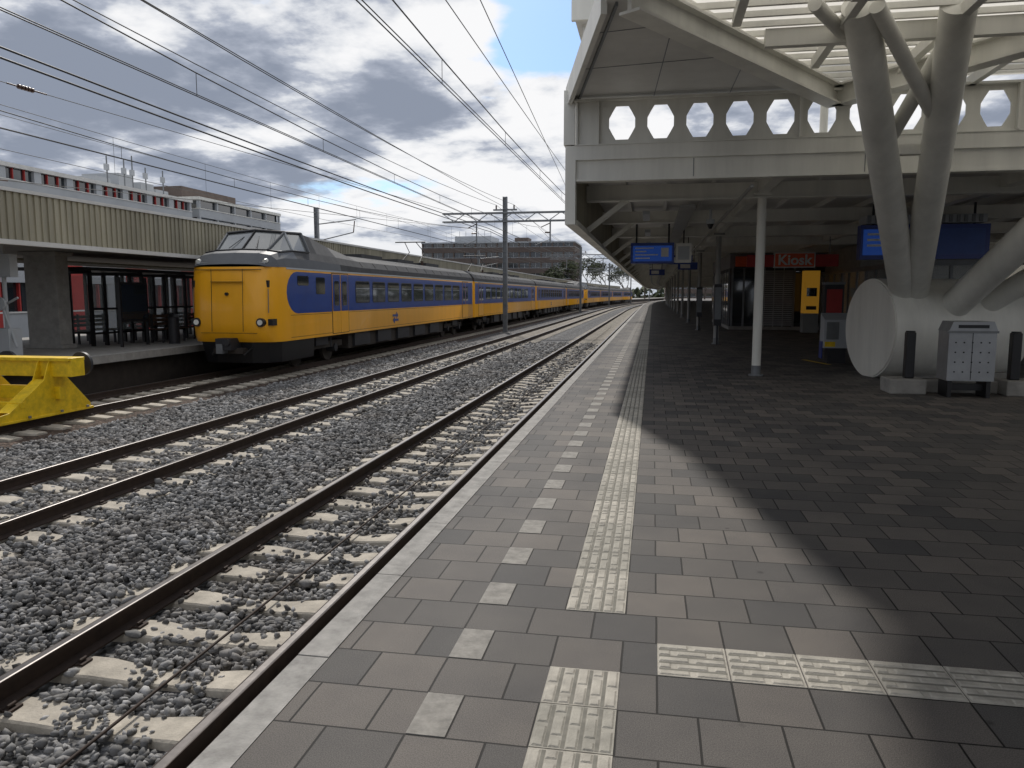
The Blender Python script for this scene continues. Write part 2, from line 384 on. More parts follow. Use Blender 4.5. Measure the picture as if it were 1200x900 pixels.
def car(mb,L,cab):
    outl=[(0,0),(0,.55),(.03,.85),(.12,1.1),(.3,1.27),(.55,1.36),(.95,HW),(L,HW)] if cab else [(.0,0),(0,1.28),(.06,1.38),(.12,HW),(L-.12,HW),(L-.06,1.38),(L,1.28)]
    full=outl+[(u,-v) for u,v in reversed(outl) if v>0]
    lev=[(.93,.2),(1.1,.07),(1.5,.0),(2.2,.03),(2.8,.1),(3.15,.2)]
    n=len(full); vs=[];fs=[]
    for (w,o) in lev:
        for (u,v) in full:
            k=max(0,1-u/.95) if cab else 0
            vs.append((u+o*k,v,w))
    for k in range(len(lev)-1):
        for i in range(n): j=(i+1)%n; fs.append((k*n+i,k*n+j,(k+1)*n+j,(k+1)*n+i))
    mb.add(vs,fs,YEL,True); mb.add(vs[:n],[tuple(range(n))],UNDER); mb.add(vs[-n:],[tuple(range(n))],ROOF)
    std=[(HW,3.15),(1.38,3.34),(1.20,3.58),(.8,3.79),(0,3.87)]
    if cab:
        secs=[(.22,[(1.16,3.15),(1.1,3.17),(.95,3.2),(.6,3.22),(0,3.23)]),
              (.6,[(1.375,3.15),(1.31,3.36),(1.12,3.5),(.75,3.56),(0,3.58)]),
              (1.0,[(HW,3.15),(1.36,3.42),(1.2,3.60),(.84,3.66),(0,3.69)]),
              (1.85,[(HW,3.15),(1.37,3.44),(1.22,3.68),(.96,4.24),(0,4.32)]),
              (2.95,[(HW,3.15),(1.37,3.44),(1.22,3.68),(.96,4.29),(0,4.38)]),
              (3.6,[(HW,3.15),(1.37,3.42),(1.22,3.68),(.94,4.24),(0,4.34)]),
              (5.2,[(HW,3.15),(1.37,3.38),(1.21,3.64),(.88,4.0),(0,4.08)]),
              (7.2,std),(L,std)]
    else: secs=[(0.02,std),(L-.02,std)]
    rings=[]
    for u,h in secs: rings.append([(u,v,w) for v,w in h]+[(u,-v,w) for v,w in reversed(h[:-1])])
    for k in range(len(secs)-1):
        for i in range(8):
            q=[rings[k][i],rings[k][i+1],rings[k+1][i+1],rings[k+1][i]]
            m=ROOF; sm=True
            if cab:
                if k<2: m=HOOD
                if k==2: m=WINDSH if i in(2,3,4,5) else HOOD; sm=False
                if k==3: m=WINDSH if i in (2,5) else ROOF; sm=False
                if k in (2,3,4,5) and i in (0,7): m=HOOD
            mb.add(q,[(0,1,2,3)],m,sm)
    mb.add(rings[-1],[tuple(range(9))],ROOF)
    if not cab: mb.add(rings[0],[tuple(range(9))],ROOF)
    if cab:
        for s in (1,-1):
            A=[(1.0,s*1.2,3.61),(1.0,s*.84,3.67),(1.0,0,3.70),(1.85,0,4.33),(1.85,s*.96,4.25),(1.85,s*1.22,3.69),(2.95,s*1.22,3.69),(2.95,s*.96,4.30)]
            for i,j,r,mm in ((0,1,.03,BLACK),(1,2,.03,BLACK),(1,4,.045,HOOD),(3,4,.055,BLACK),(4,5,.045,PALE),(5,0,.035,BLACK),(5,6,.035,BLACK),(6,7,.07,HOOD),(4,7,.055,BLACK),(2,3,.035,BLACK)):
                mb.cyl(A[i],A[j],r,mm,6)
            mb.cyl((1.02,s*.45,3.74),(1.6,s*.25,4.12),.012,BLACK,5)
            mb.cyl((.16,s*1.02,1.52),(.02,s*1.02,1.52),.13,BLACK,16); mb.cyl((.05,s*1.02,1.52),(.0,s*1.02,1.52),.08,LAMP,16)
            mb.box((.2,s*1.24-.06,1.43),(.5,s*1.24+.09,1.62),BLACK)
            mb.cyl((.42,s*1.08,3.33),(.33,s*1.08,3.3),.075,LAMP,12)
            mb.cyl((-.02,s*.5,1.25),(.07,s*.5,3.08),.008,UNDER,5)
            mb.cyl((.2,s*1.21,1.8),(.22,s*1.21,2.5),.013,GREYST,5)
            mb.box((-.005,s*.5 if s<0 else 0,2.70),(.08,0 if s<0 else .5,2.712),UNDER)
            mb.box((.24,s*1.17-.03,2.55),(.34,s*1.17+.05,2.75),BLACK)
        mb.box((.13,-1.05,3.05),(.16,1.05,3.07),UNDER); mb.box((.04,-.9,1.2),(.06,.9,1.21),UNDER)
        mb.cyl((-.02,0,2.35),(.08,0,2.35),.05,BLACK,10)
        mb.box((.30,-1.1,3.24),(.34,1.1,3.28),PALE)
        ap=[(.25,0),(.25,.6),(.4,1.1),(.8,1.31),(3.0,1.33)]; fl=ap+[(u,-v) for u,v in reversed(ap) if v>0]; nn=len(fl)
        vs=[(u+.12,v*.93,.3) for u,v in fl]+[(u,v,.94) for u,v in fl]
        mb.add(vs,[(i,(i+1)%nn,nn+(i+1)%nn,nn+i) for i in range(nn)]+[tuple(range(nn)),tuple(range(2*nn-1,nn-1,-1))],BLACK)
        mb.box((-.3,-.24,.72),(.3,.24,1.06),DARK); mb.cyl((-.36,.13,.96),(-.1,.13,.96),.11,DARK,12); mb.box((-.34,-.2,.62),(-.05,.0,.9),GREYST)
        mb.box((-.02,-.45,.60),(.3,.45,.76),UNDER)
        for s in (1,-1): mb.cyl((-.05,s*.5,.55),(.35,s*.62,.8),.03,RUBBER,6)
        pts=[(L-.15,1.75),(L-.15,3.04)]+[(1.7+.72*math.cos(math.radians(90+180*k/10)),2.395+.645*math.sin(math.radians(90+180*k/10))) for k in range(11)]
        side_panel(mb,0,0,0,0,BLUE,.004,poly=pts)
        side_panel(mb,1.7,2.5,2.62,2.92,GLASS,.012); side_panel(mb,3.05,3.75,2.35,2.9,GLASS,.012)
        mb_d=4.35; wins=6.5
    else:
        side_panel(mb,.2,L-.2,1.75,3.04,BLUE,.004,.05); mb_d=1.2; wins=3.4
    for s in (1,-1): mb.box((1.0 if cab else .1,s*HW-.012,3.10),(L-.1,s*HW+.014,3.15),PALE)
    dl=[mb_d]+([] if cab else [L-2.6])
    if cab: dl.append(L-2.6)
    for d in dl:
        side_panel(mb,d-.04,d+1.44,.98,3.08,UNDER,.006,.04)
        side_panel(mb,d,d+.69,1.0,3.05,YEL,.012,.03); side_panel(mb,d+.71,d+1.4,1.0,3.05,YEL,.012,.03)
        side_panel(mb,d+.02,d+.67,1.76,3.03,BLUE,.016,.03); side_panel(mb,d+.73,d+1.38,1.76,3.03,BLUE,.016,.03)
        side_panel(mb,d+.15,d+.56,1.95,2.8,GLASS,.022,.08); side_panel(mb,d+.84,d+1.25,1.95,2.8,GLASS,.022,.08)
    u=wins
    while u+1.45<L-3.0:
        side_panel(mb,u-.04,u+1.44,2.02,2.84,BLACK,.009,.1); side_panel(mb,u,u+1.4,2.06,2.8,GLASS,.014,.09)
        side_panel(mb,u,u+1.4,2.56,2.575,PALE,.017,.005)
        u+=1.78
    arrow(mb,L*.43,1.35,.42)
    for s in (1,-1):
        for w in (1.02,1.7): mb.box((1.2,s*HW-.01,w),(L-.2,s*HW+.006,w+.010),UNDER)
    for u in (9,13.5,18):
        mb.box((u,-.7,3.8),(u+2.4,.7,3.96),ROOF)
    for k in range(12):
        u=(7.4 if cab else 1)+k*(L-8.5)/12
        mb.beam((u,-1.36,3.37),(u,-1.22,3.56),.03,.012,UNDER); mb.beam((u,1.36,3.37),(u,1.22,3.56),.03,.012,UNDER)
    mb.box((6.2,-1.2,.35),(L-6.2,1.2,.94),UNDER)
    for k in range(5): mb.box((6.6+k*2.5,-1.3,.42),(8.2+k*2.5,1.3,.9),DARK)
    mb.box((.8,-.9,.75),(L-.3,.9,.94),UNDER)
    for bu in (3.9,L-3.6):
        for s in (1,-1):
            mb.box((bu-1.9,s*1.02-.09,.5),(bu+1.9,s*1.02+.09,.72),UNDER)
            mb.box((bu-.5,s*1.1-.1,.62),(bu+.5,s*1.1+.1,.95),DARK)
            for d in (-1.25,1.25):
                mb.cyl((bu+d,s*.70,.46),(bu+d,s*.83,.46),.46,UNDER,24); mb.cyl((bu+d,s*.8,.46),(bu+d,s*1.16,.46),.15,DARK,10)
                mb.cyl((bu+d-.35,s*1.08,.5),(bu+d-.35,s*1.08,.85),.07,DARK,8)
def train(y0,ncars,cabfirst=True,cablast=False,cx0=T3):
    mb=MB(); y=y0; L=25.5
    for k in range(ncars):
        h=(cx(y+L)-cx(y))/L; th=math.atan(h)
        ca,sa=math.cos(th),math.sin(th); X0=cx0+cx(y)
        flip=(k==ncars-1 and cablast)
        def tf(u,v,w,X0=X0,y=y,ca=ca,sa=sa,flip=flip):
            if flip: u=L-u
            return (X0+u*sa+v*ca, y+u*ca-v*sa, w+RT)
        mb.tf=tf; car(mb,L,(k==0 and cabfirst) or flip)
        if not flip: mb.box((L-.2,-.75,1.0),(L+.6,.75,3.4),RUBBER)
        if k in (0,1):
            u=17.5 if k==0 else 6
            for s in (.5,-.5):
                mb.cyl((u,s,3.95),(u+1.2,s*.8,4.55),.025,DARK,6); mb.cyl((u+1.2,s*.8,4.55),(u+.1,s*.6,5.0),.02,DARK,6)
                mb.cyl((u+.5,s,3.85),(u+.5,s,4.05),.07,INS,8)
            mb.cyl((u+.1,-.8,5.0),(u+.1,.8,5.0),.03,DARK,6)
        y+=L+.45
    mb.tf=None
    return mb.build('passenger_train')
train(20.8,4,True,True); train(129,4,True,True)
# ---------------------------------------------------------------- buffer stop
b=MB()
for xc in (T3+.7535,T3-.7535):
    for dx in (-.12,.12):
        b.prism([(11.3,RT+.0),(13.95,RT+.0),(13.95,RT+.12),(13.3,-.0),(13.3,.3),(12.9,.3),(12.75,-.05),(11.9,RT+.2),(11.3,RT+.12)],0,xc+dx-.012,xc+dx+.012,TYEL)
    b.box((xc-.16,11.2,RT+.002),(xc+.16,14.0,RT+.05),TYEL)
    b.add([(xc-.13,11.9,RT+.2),(xc+.13,11.9,RT+.2),(xc+.13,12.8,-.04),(xc-.13,12.8,-.04)],[(0,1,2,3)],TYEL)
    for yy in (11.5,12.3,13.1,13.8):
        b.cyl((xc+.18,yy,RT+.05),(xc+.18,yy,RT+.09),.03,GREYST,6)
b.box((T3-1.4,12.95,0),(T3+1.33,13.3,.36),TYEL)
b.box((T3-1.38,12.9,.30),(T3+1.31,13.34,.364),TYEL)
b.box((T3-1.0,13.0,-.45),(T3+1.0,13.15,-.2),TYEL)
for s in (-.87,.87):
    b.cyl((T3+s,13.3,.18),(T3+s,13.75,.18),.1,DARK,14); b.cyl((T3+s,13.75,.18),(T3+s,13.82,.18),.24,DARK,18)
b.beam((T3-.9,12.2,RT+.3),(T3+.9,12.2,RT+.3),.12,.12,TYEL)
b.build('buffer_stop',bevel=.008)
# ---------------------------------------------------------------- left platform things
c=MB()
LX0,LX1=-22.4,-14.3
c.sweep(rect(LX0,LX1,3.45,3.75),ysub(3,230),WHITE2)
c.sweep(rect(LX1-.02,LX1+.03,2.80,3.9),ysub(3,230),TAN); c.sweep(rect(LX0-.03,LX0+.02,2.80,3.9),ysub(3,230),TAN)
c.sweep(rect(LX1-.06,LX1+.1,3.88,3.96),ysub(3,230),WHITE2); c.sweep(rect(LX1-.1,LX1+.09,2.7,2.81),ysub(3,230),WHITE2); 
c.sweep(rect(LX0-.08,LX0+.09,2.7,2.81),ysub(3,230),WHITE2)
y=3.
while y<150:
    xx=cx(y)
    c.box((LX1+.03+xx,y,2.815),(LX1+.065+xx,y+.11,3.875),TAN); y+=.2
y=3.5
while y<230:
    c.box((LX0+.05+cx(y),y,3.15),(LX1-.05+cx(y),y+.16,3.45),WHITE2); y+=2.5
for X in (-16.2,-20.3): c.sweep(rect(X-.08,X+.08,2.95,3.2),ysub(3,230),WHITE2)
c.sweep(rect(LX0+1,LX1-.2,2.82,2.9),ysub(3,230),CONC)
c.build('platform_canopy')
for yy in [9.9,19.9]+list(range(30,225,10)):
    q=MB(); xx=cx(yy); q.box((-18.0+xx,yy-.25,0),(-16.95+xx,yy+.25,3.1),CONC); q.box((-18.1+xx,yy-.3,0),(-16.85+xx,yy+.3,.12),CONC); q.box((-18.1+xx,yy-.35,2.7),(-16.85+xx,yy+.35,2.81),CONC); q.build('concrete_pillar',bevel=.02)
sh=MB()
for yy in np.arange(20.8,28.1,.6):
    sh.box((-16.84,yy-.045,0),(-16.74,yy+.045,2.25),BLACK)
for z in (.35,1.1,2.17): sh.box((-16.82,20.8,z),(-16.76,28,z+.07),BLACK)
sh.box((-16.795,20.85,.45),(-16.785,27.95,2.15),CLEAR)
for yy in (20.8,23.2,25.6,28): 
    sh.box((-18.9,yy-.03,.38),(-16.8,yy+.03,.45),BLACK); sh.box((-18.9,yy-.005,.45),(-16.8,yy+.005,2.15),CLEAR)
    for xx in (-18.91,-18.2,-17.5): sh.box((xx-.04,yy-.045,0),(xx+.04,yy+.045,2.25),BLACK)
    sh.box((-18.95,yy-.04,2.2),(-16.75,yy+.04,2.3),BLACK)
sh.box((-19.1,20.5,2.3),(-16.6,28.3,2.40),BLACK)
sh.build('waiting_shelter')
bo=MB(); bo.box((-15.75,20.6,.75),(-15.65,21.9,1.95),BLACK); bo.box((-15.65,20.68,.83),(-15.64,21.82,1.87),GLASS)
for yy in (20.62,21.84): bo.box((-15.74,yy,0),(-15.66,yy+.05,2.1),BLACK)
bo.build('information_board')
for (X,yy) in ((-17.95,21.4),(-17.95,23.6),(-17.95,26.),(-16.2,22.6),(-16.2,25)):
    be=MB()
    for k in range(4): be.box((X+.12*k,yy,.43),(X+.09+.12*k,yy+1.7,.46),WOOD)
    for k in range(3): be.box((X-.11,yy,.55+.13*k),(X-.07,yy+1.7,.65+.13*k),WOOD)
    for d in (.2,1.35):
        be.box((X-.05,yy+d,0),(X+.01,yy+d+.05,.95),DARK); be.box((X+.35,yy+d,0),(X+.41,yy+d+.05,.43),DARK); be.box((X-.05,yy+d,.38),(X+.41,yy+d+.05,.43),DARK)
    be.build('platform_bench')
for (X,Y) in ((-15.2,22.5),(-15.1,26.2)):
    li=MB(); li.cyl((X,Y,0),(X,Y,.85),.17,DARK,16); li.cyl((X,Y,.85),(X,Y,.95),.19,BLACK,16,r1=.12); li.build('litter_bin')
q=MB(); X,Y=-15.6,16.4
q.cyl((X,Y,0),(X,Y,3.0),.05,PALE,10); q.box((X-.35,Y-.12,2.0),(X+.3,Y+.12,2.55),PALE); q.cyl((X+.32,Y-.1,.3),(X-.25,Y-.1,2.0),.03,PALE,8)
q.box((X-.3,Y-.2,0),(X+.2,Y+.2,.75),PALE); q.cyl((X-.3,Y,1.2),(X+.35,Y,1.5),.03,PALE,8); q.cyl((X-.3,Y-.16,2.3),(X-.3,Y-.3,2.3),.1,BLACK,12); q.cyl((X+.0,Y-.14,1.35),(X+.0,Y-.2,1.35),.16,PALE,16)
q.build('signal_post')
# ---------------------------------------------------------------- buildings
def building(x0,x1,y0,y1,z0,z1,floors,wall,band,step=3.0,glass=GLASS,frame=None,sp=1.35):
    B=MB(); B.box((x0+.4,y0+.4,z0),(x1-.4,y1-.4,z1-.1),glass)
    fh=(z1-z0)/floors
    zz=z0
    for k in range(floors):
        B.box((x0,y0,zz),(x1,y1,zz+fh-sp),wall)
        B.box((x1,y0,zz+fh-sp-.06),(x1+.08,y1,zz+fh-sp+.04),band); B.box((x0,y0-.08,zz+fh-sp-.06),(x1,y0,zz+fh-sp+.04),band)
        zz+=fh
    B.box((x0-.1,y0-.1,z1-.35),(x1+.1,y1+.1,z1+.05),band)
    zt=z1-.35
    n=max(1,int((y1-y0)/step))
    for i in range(n+1):
        y=y0+(y1-y0)*i/n
        w=.35 if frame is None else .9
        for (xa,xb) in ((x1-.42,x1-.06),(x0+.06,x0+.42)):
            B.box((xa,max(y0+.03,y-w/2),z0),(xb,min(y1-.03,y+w/2),zt),wall)
        if frame:
            for j in (.33,.66):
                yy=y+(y1-y0)/n*j
                if yy<y1-.5: B.box((x1-.42,yy-.05,z0),(x1-.2,yy+.05,zt),frame)
    n=max(1,int((x1-x0)/step))
    for i in range(n+1):
        x=x0+(x1-x0)*i/n
        for (ya,yb) in ((y0+.05,y0+.42),(y1-.42,y1-.05)):
            B.box((max(x0+.02,x-.2),ya,z0),(min(x1-.02,x+.2),yb,zt),wall)
        if frame:
            xx=x+(x1-x0)/n*.5
            if xx<x1-.5: B.box((xx-.05,y0+.2,z0),(xx+.05,y0+.42,zt),frame)
    return B
BL=building(-75,-60,25,94,-1.4,13.9,5,PALE,WHITE2,4.2,frame=RED,sp=1.5)
for yy,h in ((80,2),(84,3.5),(88,2.6),(91,1.8)): BL.box((-68,yy,13.9),(-63,yy+2.5,13.9+h*.6),PALE)
for yy in (82,85,86.5,89,92.5): BL.cyl((-63,yy,13.9),(-63,yy,17.2+random.random()*1.5),.08,GREYST,6); BL.box((-63.2,yy-.3,16),(-62.9,yy+.3,16.7),PALE)
BL.build('office_building')
BL=building(-75,-60.2,96,119,-1.4,14.6,6,PALE,WHITE,4,sp=1.5)
BL.box((-72,98,14.65),(-64,112,16.4),BRICKD); BL.build('office_building')
BL=building(-67,-22,220,240,-1.4,16.6,6,BRICKD,PALE,3.2,frame=PALE,sp=1.5)
BL.box((-58,224,16.65),(-47,236,18.6),PALE); BL.box((-40,224,16.65),(-36,230,18.0),BRICKD)
for k in range(6): BL.cyl((-57+k*1.9,226,18.6),(-57+k*1.9,226,20.2),.06,GREYST,5)
BL.build('office_building')
BL=building(-48,-38,8,70,-1.4,6.0,2,PALE,WHITE2,3.4,frame=RED,sp=1.8)
for k in range(9): BL.box((-38.0,10+k*6.8,-1.2),(-37.93,12.4+k*6.8,5.5),RED)
BL.build('apartment_block')
BL=building(-46,-38.5,74,190,-1.4,5.5,2,BRICKD,PALE,4,frame=PALE,sp=1.6); BL.build('warehouse')
BL=building(34,46,25,140,-1.4,7.5,3,mat('cream_cladding',(.5,.46,.33),.7),PALE,3.6,frame=PALE,sp=1.3); BL.build('office_building')
BL=building(5,30,330,350,-1.4,12,4,BRICKD,PALE,3.6,sp=1.4); BL.build('apartment_block')
p=MB(); p.sweep(rect(24.5,32,-1.3,0),YS,CONC); p.build('platform')
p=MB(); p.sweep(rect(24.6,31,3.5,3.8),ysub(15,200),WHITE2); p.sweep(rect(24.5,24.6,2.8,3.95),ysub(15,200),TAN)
y=18
while y<200: p.cyl((27.5+cx(y),y,0),(27.5+cx(y),y,3.5),.12,WHITE,12); y+=10
p.build('platform_canopy')
# ---------------------------------------------------------------- right canopy (lower)
c=MB(); CY=13.0
YR=ysub(CY+.25,210)
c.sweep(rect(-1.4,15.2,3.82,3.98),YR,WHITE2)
c.sweep(rect(-1.42,-1.37,2.82,3.95),YR,TAN)
c.sweep(rect(-1.47,-1.30,3.9,4.02),YR,WHITE); c.sweep(rect(-1.47,-1.28,2.74,2.83),YR,WHITE)
c.sweep(rect(15.2,15.25,2.82,3.95),YR,TAN)
y=CY+.3
while y<120:
    x=cx(y); c.box((-1.37+x,y,2.84),(-1.335+x,y+.11,3.8),TAN); y+=.2
for X in (-.6,.25,1.1,3.0,4.0,5.0,7.2,8.4,9.6,10.8,13):
    c.sweep(rect(X-.04,X+.04,3.7,3.815),YR,WHITE2)
for X in (2.02,6.2,12.0): c.sweep(rect(X-.1,X+.1,3.5,3.818),YR,WHITE)
y=CY+2.6
while y<210:
    x=cx(y); c.box((-1.33+x,y-.09,3.42),(15.1+x,y+.09,3.70),WHITE); c.box((-1.33+x,y-.14,3.40),(15.1+x,y+.14,3.425),WHITE)
    c.beam((-1.3+x,y,2.85),(-.5+x,y,3.45),.08,.1,WHITE)
    y+=4.9
c.box((-1.47,CY,3.78),(15.3,CY+.22,4.01),WHITE)
c.box((-1.40,CY+.06,3.47),(15.2,CY+.20,3.78),WHITE)
c.box((-1.44,CY+.02,3.44),(15.2,CY+.26,3.475),WHITE)
c.box((-1.47,CY+.0,2.74),(-1.30,CY+.25,3.78),WHITE)
for k in range(6): c.box((.6+2.6*k,CY+.052,3.48),(.612+2.6*k,CY+.062,3.77),GREYST)
c.sweep(rect(.5,.8,3.3,3.36),ysub(CY+3,210),GREYP)
c.sweep([(1.55+.03*math.cos(a_),3.33+.03*math.sin(a_)) for a_ in np.linspace(0,6.28,9)[:-1]],YR,GREYP)
y=CY+4
while y<200: c.box((-.25+cx(y),y,3.28),(-.10+cx(y),y+1.5,3.36),PALE); y+=4.9
c.build('platform_canopy')
for k in range(20):
    yy=15.6+9.8*k; x=cx(yy); PM=WHITE if k==0 else GREYP
    q=MB(); q.cyl((2.02+x,yy,0),(2.02+x,yy,3.5),.085,PM,20); q.cyl((2.02+x,yy,0),(2.02+x,yy,.03),.14,GREYST,16); q.box((1.85+x,yy-.15,3.44),(2.19+x,yy+.15,3.5),PM); q.cyl((2.02+x,yy,.03),(2.02+x,yy,.2),.09,GREYST,20); q.build('canopy_post')
    q=MB(); q.cyl((12+x,yy,0),(12+x,yy,3.5),.1,PM,16); q.cyl((12+x,yy,0),(12+x,yy,.03),.15,GREYST,16); q.build('canopy_post')
# ---------------------------------------------------------------- upper roof structure
u=MB()
pitch=.618; z0,z1=4.02,4.70
u.box((-1.3,CY+.05,z0),(-.86,CY+.11,z1),WHITE)
def cell(xc,w,h,yf,th):
    zc=(z0+z1)/2; hw,hh=pitch/2,(z1-z0)/2
    inner=[(w/2,h*.14),(w/2,-h*.14),(w*.37,-h*.33),(w*.24,-h/2),(-w*.24,-h/2),(-w*.37,-h*.33),(-w/2,-h*.14),(-w/2,h*.14),(-w*.37,h*.33),(-w*.24,h/2),(w*.24,h/2),(w*.37,h*.33)]
    outer=[(hw,hh*.4),(hw,-hh*.4),(hw,-hh),(hw*.5,-hh),(-hw*.5,-hh),(-hw,-hh),(-hw,-hh*.4),(-hw,hh*.4),(-hw,hh),(-hw*.5,hh),(hw*.5,hh),(hw,hh)]
    n=12; out=[(xc+a,zc+b) for a,b in outer]; inn=[(xc+a,zc+b) for a,b in inner]
    vs=[(a,yf,b) for a,b in out]+[(a,yf,b) for a,b in inn]+[(a,yf+th,b) for a,b in out]+[(a,yf+th,b) for a,b in inn]
    fs=[]
    for i in range(n):
        j=(i+1)%n
        fs+=[(i,j,n+j,n+i),(2*n+j,2*n+i,3*n+i,3*n+j),(n+i,n+j,3*n+j,3*n+i)]
    u.add(vs,fs,WHITE)
xc=-.86+pitch/2
while xc<14.5: cell(xc,.42,.53,CY+.05,.03); xc+=pitch
u.box((-1.32,CY-.06,z1),(14.6,CY+.24,z1+.035),WHITE); u.box((-1.32,CY-.02,4.011),(14.6,CY+.2,4.03),WHITE)
u.box((-1.5,CY+.0,4.03),(-1.32,CY+.3,4.9),WHITE)
for X in (-1.3,-.95): u.box((X,CY-.02,4.03),(X+.03,CY+.05,4.7),WHITE)
for X in (2.22,5.31,8.4,11.49): u.box((X-.02,CY-.05,4.03),(X+.02,CY+.05,4.7),WHITE)
ZS=4.80
def flat(poly,za,zb,m): u.prism(poly,2,za,zb,m)
flat([(-1.42,13.3),(-.57,8.95),(-.52,8.1),(0.0,9.0),(2.6,13.3)][::-1],ZS,ZS+.03,WHITE2)
flat([(-1.5,13.4),(-.64,9.1),(-.74,8.6),(-.98,7.4),(-1.06,6.0),(-1.12,-4),(14.6,-4),(14.6,8.6),(-.26,8.6),(2.62,13.4)][::-1],ZS+.12,ZS+.2,WHITE)  # near edge, out of view, is shaped to place the shadow on the platform
flat([(-.6,8.5),(-.9,6.5),(-1.0,-4),(14.5,-4),(14.5,8.5)][::-1],ZS+.03,ZS+.06,WHITE2)
u.beam((-1.48,13.4,ZS+.06),(-.6,9.0,ZS+.06),.07,.36,WHITE); u.beam((-1.04,6.2,ZS+.06),(-1.1,-4,ZS+.06),.07,.3,WHITE)
u.beam((-.64,8.6,ZS+.06),(-1.04,6.2,ZS+.06),.07,.3,WHITE)
u.beam((-1.30,13.3,ZS-.02),(-.46,9.0,ZS-.02),.03,.05,GREYST)
for (a,bb) in (((.2,9.4),(-.05,13.2)),((1.2,10.9),(1.15,13.2)),((-1.05,11.5),(1.3,11.2)),((-.8,10.0),(.4,9.8))):
    u.beam((*a,ZS-.003),(*bb,ZS-.003),.014,.006,GREYST)
for xe,ye,xs in ((-.3,8.45,2.75),(6.0,8.4,2.75),(6.9,8.4,10.4)):
    for dz,w,h in ((-.02,.26,.03),(-.16,.05,.26),(-.30,.26,.03)):
        u.beam((xs,13.1,ZS+dz),(xe,ye,ZS+dz),w,h,WHITE)
u.box((1.9,8.35,4.5),(14.5,8.6,4.79),WHITE)
u.box((1.3,10.3,4.62),(14.5,10.42,4.83),WHITE)
y=8.8
while y<13.1:
    xa=max(-.5,(y-8.6)/1.6-.35)
    u.box((xa,y,4.842),(14.5,y+.05,4.91),WHITE); y+=.36
X=.9
while X<14.5:
    yb=min(13.2,8.6+max(0,(X-0.15)*1.55))
    u.box((X-.05,8.6,4.70),(X+.05,yb,4.838),WHITE); X+=1.25
u.add([(-.9,8.2,5.012),(14.5,8.2,5.012),(14.5,13.35,5.012),(2.2,13.35,5.012)],[(0,1,2,3)],SKYL)
u.box((-1.5,14.6,6.55),(14.6,19.6,6.7),WHITE2); u.box((-1.55,14.5,6.5),(14.65,14.598,6.85),WHITE); u.box((-1.55,19.602,6.5),(14.65,19.72,6.85),WHITE)  # raised roof added out of view to block stray sun through the beam holes
for X in (-1.3,3.8,8.9,14.2):
    for Y in (15.0,19.3): u.cyl((X,Y,3.98),(X,Y,6.55),.09,WHITE,14)
u.build('steel_roof')
# ---------------------------------------------------------------- tube column tree on drum
v=MB()
dc=Vector((5.27,16.1,.93)); ax=Vector((1,.24,0)).normalized(); R=.95
v.cyl(dc-ax*1.17,dc+ax*1.35,R,WHITE,64)
v.cyl(dc-ax*1.19,dc-ax*1.17,R-.03,WHITE,64)
v.cyl(dc-ax*.75,dc-ax*.745,R+.003,WHITE2,64,caps=False)
v.box((4.4,15.7,0),(6.7,16.5,.12),CONC)
H=1.58
v.cyl((4.85,16.1,-.35+H),(2.25,9.75,3.28+H),.235,WHITE,32,r1=.2)
v.cyl((4.95,16.1,-.35+H),(3.35,9.9,3.3+H),.235,WHITE,32,r1=.2)
v.cyl((5.3,16.0,-.6+H),(6.7,10.0,3.3+H),.26,WHITE,32)
v.cyl((5.6,16.0,-.6+H),(9.5,12.0,3.1+H),.2,WHITE,24)
v.cyl((3.2,12.1,2.05+H),(3.45,10.4,3.1+H),.1,WHITE,16)
v.cyl((3.75,11.6,2.3+H),(2.4,9.6,3.2+H),.09,WHITE,16)
v.box((3.05,12.05,1.98+H),(3.8,12.2,2.12+H),WHITE)
v.cyl((1.7,9.4,3.2+H),(2.9,11.6,3.1+H),.08,WHITE,12)
v.build('steel_tree_column')
# ---------------------------------------------------------------- platform furniture
k=MB(); k.box((3.75,13.05,0),(4.3,13.6,.24),CONC); k.box((5.45,13.05,0),(9.5,13.6,.24),CONC); k.box((4.3,13.35,0),(5.45,13.6,.2),CONC); k.build('concrete_kerb',bevel=.02)
for X in (4.08,5.62,5.95):
    q=MB(); q.box((X-.07,13.2,.241),(X+.07,13.34,.98),BLACK); q.cyl((X,13.27,.98),(X,13.27,1.0),.07,BLACK,12); q.build('bollard',bevel=.015)
bn=MB(); X0,X1,Y0,Y1=4.47,5.14,12.75,13.2
bn.box((X0,Y0,.26),(X1,Y1,1.02),STEEL)
bn.prism([(X0-.01,1.02),(X1+.01,1.02),(X1-.05,1.17),(X0+.05,1.17)],1,Y0-.01,Y1+.01,STEEL)
bn.box((X0+.12,Y0-.014,1.07),(X1-.12,Y0-.008,1.12),BLACK)
bn.box((X0-.02,Y0-.015,.995),(X1+.02,Y0,1.03),GREYST); bn.box(((X0+X1)/2-.005,Y0-.004,.28),((X0+X1)/2+.005,Y0,1.0),BLACK)
for X in (X0+.03,X1-.09): bn.box((X,Y0+.03,0),(X+.06,Y1-.03,.26),BLACK)
bn.box((X0+.05,Y0+.15,.1),(X1-.05,Y1-.05,.2),BLACK)
for i in range(5):
    for j in range(4): bn.cyl((X0+.10+.118*i,Y0-.006,.40+.15*j),(X0+.10+.118*i,Y0+.01,.40+.15*j),.012,BLACK,10)
bn.build('waste_bin',bevel=.006)
q=MB(); X,Y=4.2,18.9
q.box((X-.3,Y-.2,.35),(X+.3,Y+.25,1.0),PALE); q.prism([(Y-.2,1.0),(Y+.25,1.0),(Y+.25,1.15)],0,X-.3,X+.3,PALE); q.box((X-.25,Y-.215,.55),(X+.02,Y-.2,.95),GREYST); q.box((X-.32,Y-.1,.1),(X-.3,Y+.2,.5),NSB)
